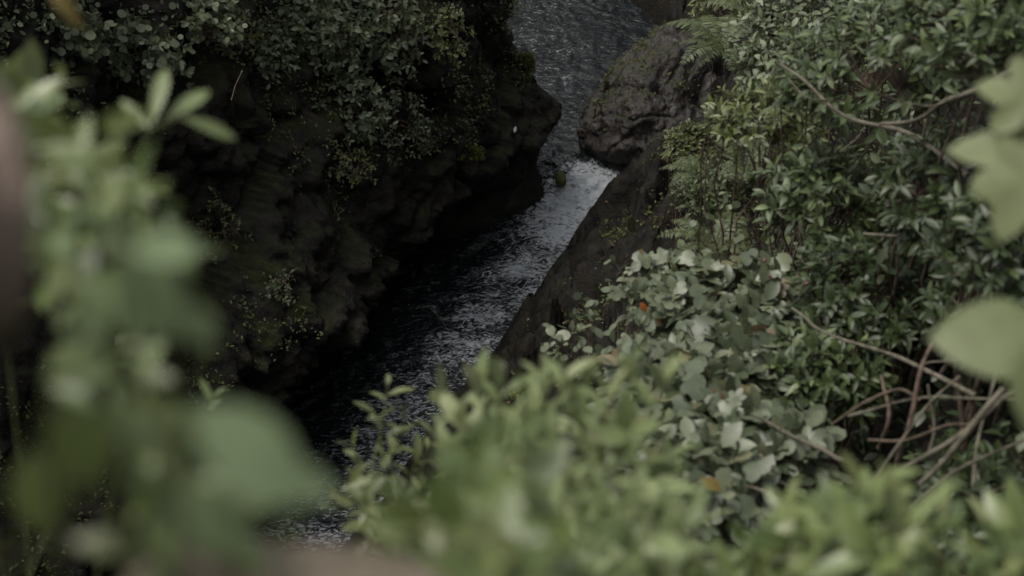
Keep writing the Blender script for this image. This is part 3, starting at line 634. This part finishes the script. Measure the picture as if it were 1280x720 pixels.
for lab, px, py, w, h in [('bright moss cushion on the cliff edge over the upper pool', 655, 80, .22, .50), ('green moss cushion on a ledge in the dark cliff', 590, 190, .26, .2)]:
    q, nn, dist = hit(px, py); n_ = 2600; d_ = nrm(rng.normal(0, 1, (n_, 3))+nn*.5); p_ = d_*np.array([w, w*.6, h*.5])*rng.uniform(.55, 1, (n_, 1))
    p_ += .25*w*np.stack([vnoise(p_*9+q_*5+px) for q_ in range(3)], -1)
    V, F = leaves([T_SMALL], p_, nrm(d_+rng.normal(0, .5, (n_, 3))), nrm(d_+[0, 0, .8]), rng.uniform(.02, .045, n_)); o = mesh('moss_cushion', V, F, M['moss']); o.location = q-nn*.08; tag(o, lab, 'moss', GM)

# ------------------------------------------------------------------ small things: flecks, turned leaves, berries
def single_leaf(label, px, py, d, ln, tm, mat, dirpx, cat='leaf', group=None, name='leaf'):
    p = P(px, py, d); root = None
    dd = RT*dirpx[0]-UP*dirpx[1]; V, F = leaves(tm, np.zeros((1, 3)), np.array([dd]), np.array([-ray(px, py)+[0, 0, .6]]), np.array([ln]))
    V = np.concatenate([V, V-np.array([0, 0, .0015])]); n_ = len(V)//2; F = F+[f[:, ::-1]+n_ for f in F]
    o = mesh(name, V, F, M[mat]); o.location = p; tag(o, label, cat, group); return o
m, N, L, b = newmat('white_feather'); b.inputs['Base Color'].default_value = (.5, .5, .48, 1); b.inputs['Roughness'].default_value = .6; M['white'] = m
q, nn, dist = hit(643, 163); single_leaf('tiny white feather caught on the dark cliff', 643, 166, dist-.05, .10, T_OVAL, 'white', (.2, -1), 'feather', name='feather')
single_leaf('orange turned leaf on the edge of the pale brambles', 800, 378, 6.1, .05, T_OVAL, 'autumn', (.6, .8))
single_leaf('yellow orange leaf lying above the short bare twig', 876, 598, 4.4, .075, T_OVAL, 'yellowed', (1, .5))
single_leaf('yellow leaf tip hanging into the top left corner', 55, -20, 1.7, .06, T_LANCE, 'yellowed', (.7, .7))
m, N, L, b = newmat('berry_red'); b.inputs['Base Color'].default_value = (.10, .035, .035, 1); b.inputs['Roughness'].default_value = .3; M['berry'] = m
for lab, px, py in [('red berries left of the dark shrub', 955, 325), ('red berries by the first pale bramble leaves', 962, 347), ('red berries above the long bare branch', 1008, 355)]:
    c = P(px, py, 5.95); root = empty('berry_cluster', c); tag(root, lab, 'berries', 'clusters of red berries')
    for k in range(3):
        u = np.linspace(0, 2*math.pi, 13); v = np.linspace(.01, math.pi-.01, 8); U, Vv = np.meshgrid(u, v, indexing='ij')
        s = np.stack([np.cos(U)*np.sin(Vv), np.sin(U)*np.sin(Vv), np.cos(Vv)*1.2], -1)*.006+rng.normal(0, .007, 3)
        mesh('berry', s.reshape(-1, 3), gridfaces(13, 8)[:, ::-1], M['berry'], root)

# ================================================================== FOREGROUND
def bush_px(name, label, cat, group, tipspec, base, tm, mat, k, L, ln, fill=(), **kw):
    """tipspec: (px,py,d,dirx,diry[,toward]) shoots; fill: (x0,y0,x1,y1,d0,d1,n)"""
    T, D = [], []
    for t in tipspec:
        T.append(P(*t[:3])); D.append(RT*t[3]-UP*t[4]-FW*(t[5] if len(t) > 5 else .25))
    for x0, y0, x1, y1, d0, d1, n in fill:
        for _ in range(n):
            T.append(P(rng.uniform(x0, x1), rng.uniform(y0, y1), rng.uniform(d0, d1))); D.append(np.array([0, 0, 1.0])+rng.normal(0, .45, 3)-FW*.15)
    T = np.array(T); D = nrm(np.array(D))
    return plant(name, label, cat, group, np.array(base, float), T, D, tm, mat, k, L, ln, **kw)
def gpt(x, y): return (x, y, ground_below((x, y, 0))-.02)
GN = 'near shoots out of focus in front'
bush_px('near_bush', 'blurred green bush filling the upper left side', 'bush', GN,
        [(75, 100, 1.9, .3, -1), (100, 190, 1.7, .4, -.8), (20, 130, 1.8, 0, -1), (130, 240, 1.5, .4, -.8)], gpt(-.75, 1.1), [T_LANCE, T_ELL], 'near', 7, .08, .07,
        fill=[(-90, 90, 70, 220, 1.5, 2.0, 13), (0, 190, 130, 290, 1.1, 1.5, 10), (130, 250, 190, 300, .95, 1.1, 2)], stem_mat='green_stem', mains=4, r0=.005, rt=.0018)
bush_px('near_bush', 'heavily blurred bush down the lower left with pale glossy leaves', 'bush', GN,
        [(180, 365, .9, .2, -.9), (240, 560, .8, .9, .5)], gpt(-.3, .6), [T_OVAL, T_ELL], 'near', 5, .05, .038,
        fill=[(50, 350, 150, 470, .9, 1.2, 6), (90, 500, 230, 570, .8, 1.0, 6), (140, 620, 380, 700, .7, .9, 8)], stem_mat='green_stem', mains=4, r0=.004, rt=.0015)
bush_px('leafy_shoot', 'sharper small yellow green shoot showing through a gap in the left bush', 'shoot', GN, [(170, 440, 2.6, .1, -1), (265, 495, 2.8, .3, -1), (150, 390, 2.7, -.2, -1)], gpt(-.85, 1.9), T_LANCE, 'yellow', 6, .06, .055, stem_mat='green_stem', mains=2, r0=.004, rt=.002)
# pale blurred single shoots of the same bush kind
bush_px('near_bush', 'yellow green bush across the bottom middle', 'bush', GN,
        [(600, 490, 2.3, -.1, -1), (625, 480, 2.2, .1, -1), (560, 500, 2.4, -.5, -1), (680, 465, 2.3, 0, -1), (705, 470, 2.2, .2, -1), (730, 480, 2.2, .4, -1), (785, 465, 2.3, 0, -1), (830, 480, 2.2, .4, -1), (655, 500, 2.0, 0, -1), (760, 500, 2.1, 0, -1)], gpt(.15, 1.6), [T_LANCE, T_ELL], 'yellow', 8, .09, .072,
        fill=[(560, 520, 860, 600, 2.0, 2.5, 24), (600, 570, 820, 680, 1.6, 2.1, 16), (520, 650, 900, 760, 1.6, 2.0, 20)], stem_mat='green_stem', mains=6, r0=.006, rt=.002, a0=12, a1=70)
bush_px('near_bush', 'deep green blurred bush in the bottom middle', 'bush', GN,
        [(600, 590, 1.35, -.2, -1), (640, 560, 1.3, .2, -1)], gpt(-.05, 1.1), [T_OVAL, T_ELL], 'near', 6, .06, .06,
        fill=[(590, 570, 680, 640, 1.2, 1.5, 5), (430, 640, 760, 740, .9, 1.3, 14)], stem_mat='green_stem', mains=4, r0=.005, rt=.002)
bush_px('sapling', 'small leaved sapling against the dark lower pool', 'sapling', None,
        [(485, 480, 3.5, .1, -1), (470, 520, 3.4, -.4, -1), (505, 530, 3.4, .4, -1), (440, 560, 3.3, -.5, -1), (480, 570, 3.3, 0, -1), (520, 575, 3.3, .4, -1), (545, 540, 3.3, .5, -.9), (450, 600, 3.1, -.3, -1), (500, 610, 3.1, .2, -1)], gpt(-.2, 2.9), [T_LANCE, T_ELL], 'shrub_light', 8, .12, .062,
        fill=[(430, 590, 570, 680, 2.8, 3.2, 12)], stem_mat='green_stem', mains=4, r0=.006, rt=.002)
bush_px('near_bush', 'green bush with star of narrow leaves at the bottom right', 'bush', GN,
        [(1075, 615, 1.9, .0, -1, .4), (1040, 640, 1.8, -.5, -.7, .4), (1120, 640, 1.9, .5, -.8, .4), (980, 640, 2.0, -.6, -.6, .4)], gpt(.75, 1.4), [T_LANCE, T_ELL], 'near', 9, .07, .08,
        fill=[(920, 650, 1180, 740, 1.6, 2.1, 16), (1160, 660, 1300, 760, 1.8, 2.4, 8)], stem_mat='green_stem', mains=5, r0=.006, rt=.002)
bush_px('near_bush', 'small green bush between the two bright foreground bushes', 'bush', GN,
        [(870, 650, 2.4, 0, -1), (900, 680, 2.2, .2, -1), (840, 690, 2.2, -.2, -1)], gpt(.45, 1.7), [T_LANCE], 'yellow', 8, .09, .07,
        fill=[(800, 680, 960, 760, 1.9, 2.4, 12)], stem_mat='green_stem', mains=3, r0=.005, rt=.002)
def leaf_shoot(label, hub, items, base, tm_, mat, tilt=1.3):
    root = empty('leafy_shoot', base); tag(root, label, 'shoot', GN); base = np.array(base, float); H = P(*hub)
    st = [(wob(bez(np.zeros(3), (H-base)*.5+[-.04, .02, .06], H-base, 10), .02), np.linspace(.003, .002, 10))]
    for x0, y0, x1, y1, d in items:
        a, b_ = P(x0, y0, d), P(x1, y1, d*1.02); ln = np.linalg.norm(b_-a)
        V, F = leaves([tm_], np.array([a-base]), np.array([b_-a]), np.array([-ray(x0, y0)+[0, 0, tilt]]), np.array([ln])); mesh('leaf', V, F, M[mat], root)
        st.append((bez(H-base, (H*.5+a*.5)-base, a-base, 5), np.full(5, .0014)))
    V, F = tubes(st, 5); mesh('stems', V, F, M['green_stem'], root)
leaf_shoot('blurred shoot with three narrow upright leaves left of the dark hollow', (180, 165, 1.8), [(190, 155, 206, 78, 1.8), (205, 150, 262, 108, 1.82), (225, 146, 300, 170, 1.8), (190, 165, 150, 120, 1.8)], gpt(-.7, 1.5), leaf_template(.24, .1, .15, .58, 8), 'yellow')
leaf_shoot('pale blurred shoot over the middle of the lower left bush', (150, 330, .66), [(150, 320, 232, 425, .66), (225, 385, 275, 430, .68), (150, 350, 95, 420, .7), (160, 330, 250, 290, .72)], gpt(-.3, .5), T_OVAL, 'near_pale')
leaf_shoot('pale blurred shoot reaching towards the stream from the left bush', (225, 540, .62), [(240, 510, 390, 625, .62), (330, 590, 430, 615, .64), (215, 620, 330, 680, .66), (150, 500, 205, 570, .66), (250, 525, 350, 545, .8)], gpt(-.25, .45), T_OVAL, 'near_pale')
leaf_shoot('pale blurred shoot low at the far left beside the stem', (60, 520, .75), [(70, 500, 130, 610, .75), (60, 480, 130, 430, .78), (40, 560, 60, 670, .8)], gpt(-.4, .5), T_OVAL, 'near')
# lobed leaves at the right edge
def lobed_spray(label, items, base, tm_):
    root = empty('lobed_spray', base); tag(root, label, 'leaf spray', 'blurred lobed leaf sprays at the right edge'); st = []
    base = np.array(base, float)
    hub = P(items[0][0]+230, items[0][1]-40, items[0][2]+.1)
    st.append((wob(bez(np.zeros(3), (hub-base)*.5+[.1, 0, .3], hub-base, 10), .03), np.linspace(.008, .004, 10)))
    for px, py, d, dx, dy, ln in items:
        p = P(px, py, d); dd = RT*dx-UP*dy; V, F = leaves([tm_], np.array([p-base]), np.array([dd]), np.array([-ray(px, py)+[0, 0, .7]]), np.array([ln]))
        mesh('leaf', V, F, M['maple'], root); st.append((bez(hub-base, (hub+p)/2-base+[0, 0, .02], p-base, 6), np.full(6, .0018)))
    V, F = tubes(st, 6); mesh('stems', V, F, M['green_stem'], root)
lobed_spray('blurred pale spray of lobed leaves at the upper right edge', [(1330, 195, 1.9, -1, -.15, .14), (1310, 130, 1.9, -.8, -.3, .09), (1300, 195, 1.75, -.45, .9, .11)], gpt(1.3, 1.2), T_LOBE3)
lobed_spray('blurred pale spray of broad leaves at the right edge below the middle', [(1322, 432, 1.6, -1, -.12, .13), (1335, 405, 1.55, -.2, .9, .13)], gpt(1.2, .9), T_BROAD)
# trunk at the extreme left, pale stone on the ledge
p0 = np.array(gpt(-.62, .25)); pts = spline([p0, P(-70, 620, .75), P(-25, 420, .75), P(-8, 285, .72), P(-40, 120, .8), P(-330, -230, .9)], 24)
root = empty('young_tree', p0); tag(root, 'blurred brownish young tree stem at the far left edge', 'tree')
V, F = tubes([(pts-p0, np.linspace(.022, .016, 24))], 10); mesh('trunk', V, F, M['trunk'], root)
tp = np.array([P(-330, -230, .9)+rng.normal(0, .12, 3)+[-.1, .1, .15] for _ in range(10)]); Dd = nrm(tp-P(-330, -230, .9)+[0, 0, .1])
pp, d_, u_, s_ = shoot_leaves(tp, Dd, 8, .08, .07); V, F = leaves([T_ELL], pp-p0, d_, u_, s_); mesh('crown', V, F, M['near'], root)
c = P(360, 790, .82); st = rock('stone', c, (.105, .06, .045), 23, M['stone'], 40, .1); tag(st, 'pale blurred stone on the ledge at the bottom left', 'stone')

# ------------------------------------------------------------------ light

w = bpy.data.worlds.new('World'); sc.world = w; w.use_nodes = True; N = w.node_tree.nodes; L = w.node_tree.links
sky = N.new('ShaderNodeTexSky'); sky.sky_type = 'NISHITA'; sky.sun_disc = False; EL, AZ = R(66), R(-80)
sky.sun_elevation = EL; sky.sun_rotation = AZ; sky.air_density = 1; sky.dust_density = 4
hs = N.new('ShaderNodeHueSaturation'); hs.inputs['Saturation'].default_value = .12
L.new(sky.outputs[0], hs.inputs['Color']); L.new(hs.outputs[0], N['Background'].inputs[0]); N['Background'].inputs[1].default_value = .12
sd = bpy.data.lights.new('sun', 'SUN'); sd.energy = 1.5; sd.angle = R(25); sd.color = (1, .94, .84)
so = bpy.data.objects.new('sun', sd); COL.objects.link(so)
v = Vector((math.sin(AZ)*math.cos(EL), math.cos(AZ)*math.cos(EL), math.sin(EL))); so.rotation_euler = v.to_track_quat('Z', 'Y').to_euler()
sc.view_settings.view_transform = 'Standard'; sc.view_settings.look = 'None'; sc.view_settings.gamma = 1; sc.view_settings.exposure = .72
sc.render.engine = 'CYCLES'; sc.cycles.use_denoising = True; sc.cycles.max_bounces = 5; sc.cycles.diffuse_bounces = 3; sc.cycles.transmission_bounces = 3
try: sc.cycles.denoiser = 'OPENIMAGEDENOISE'
except Exception: pass
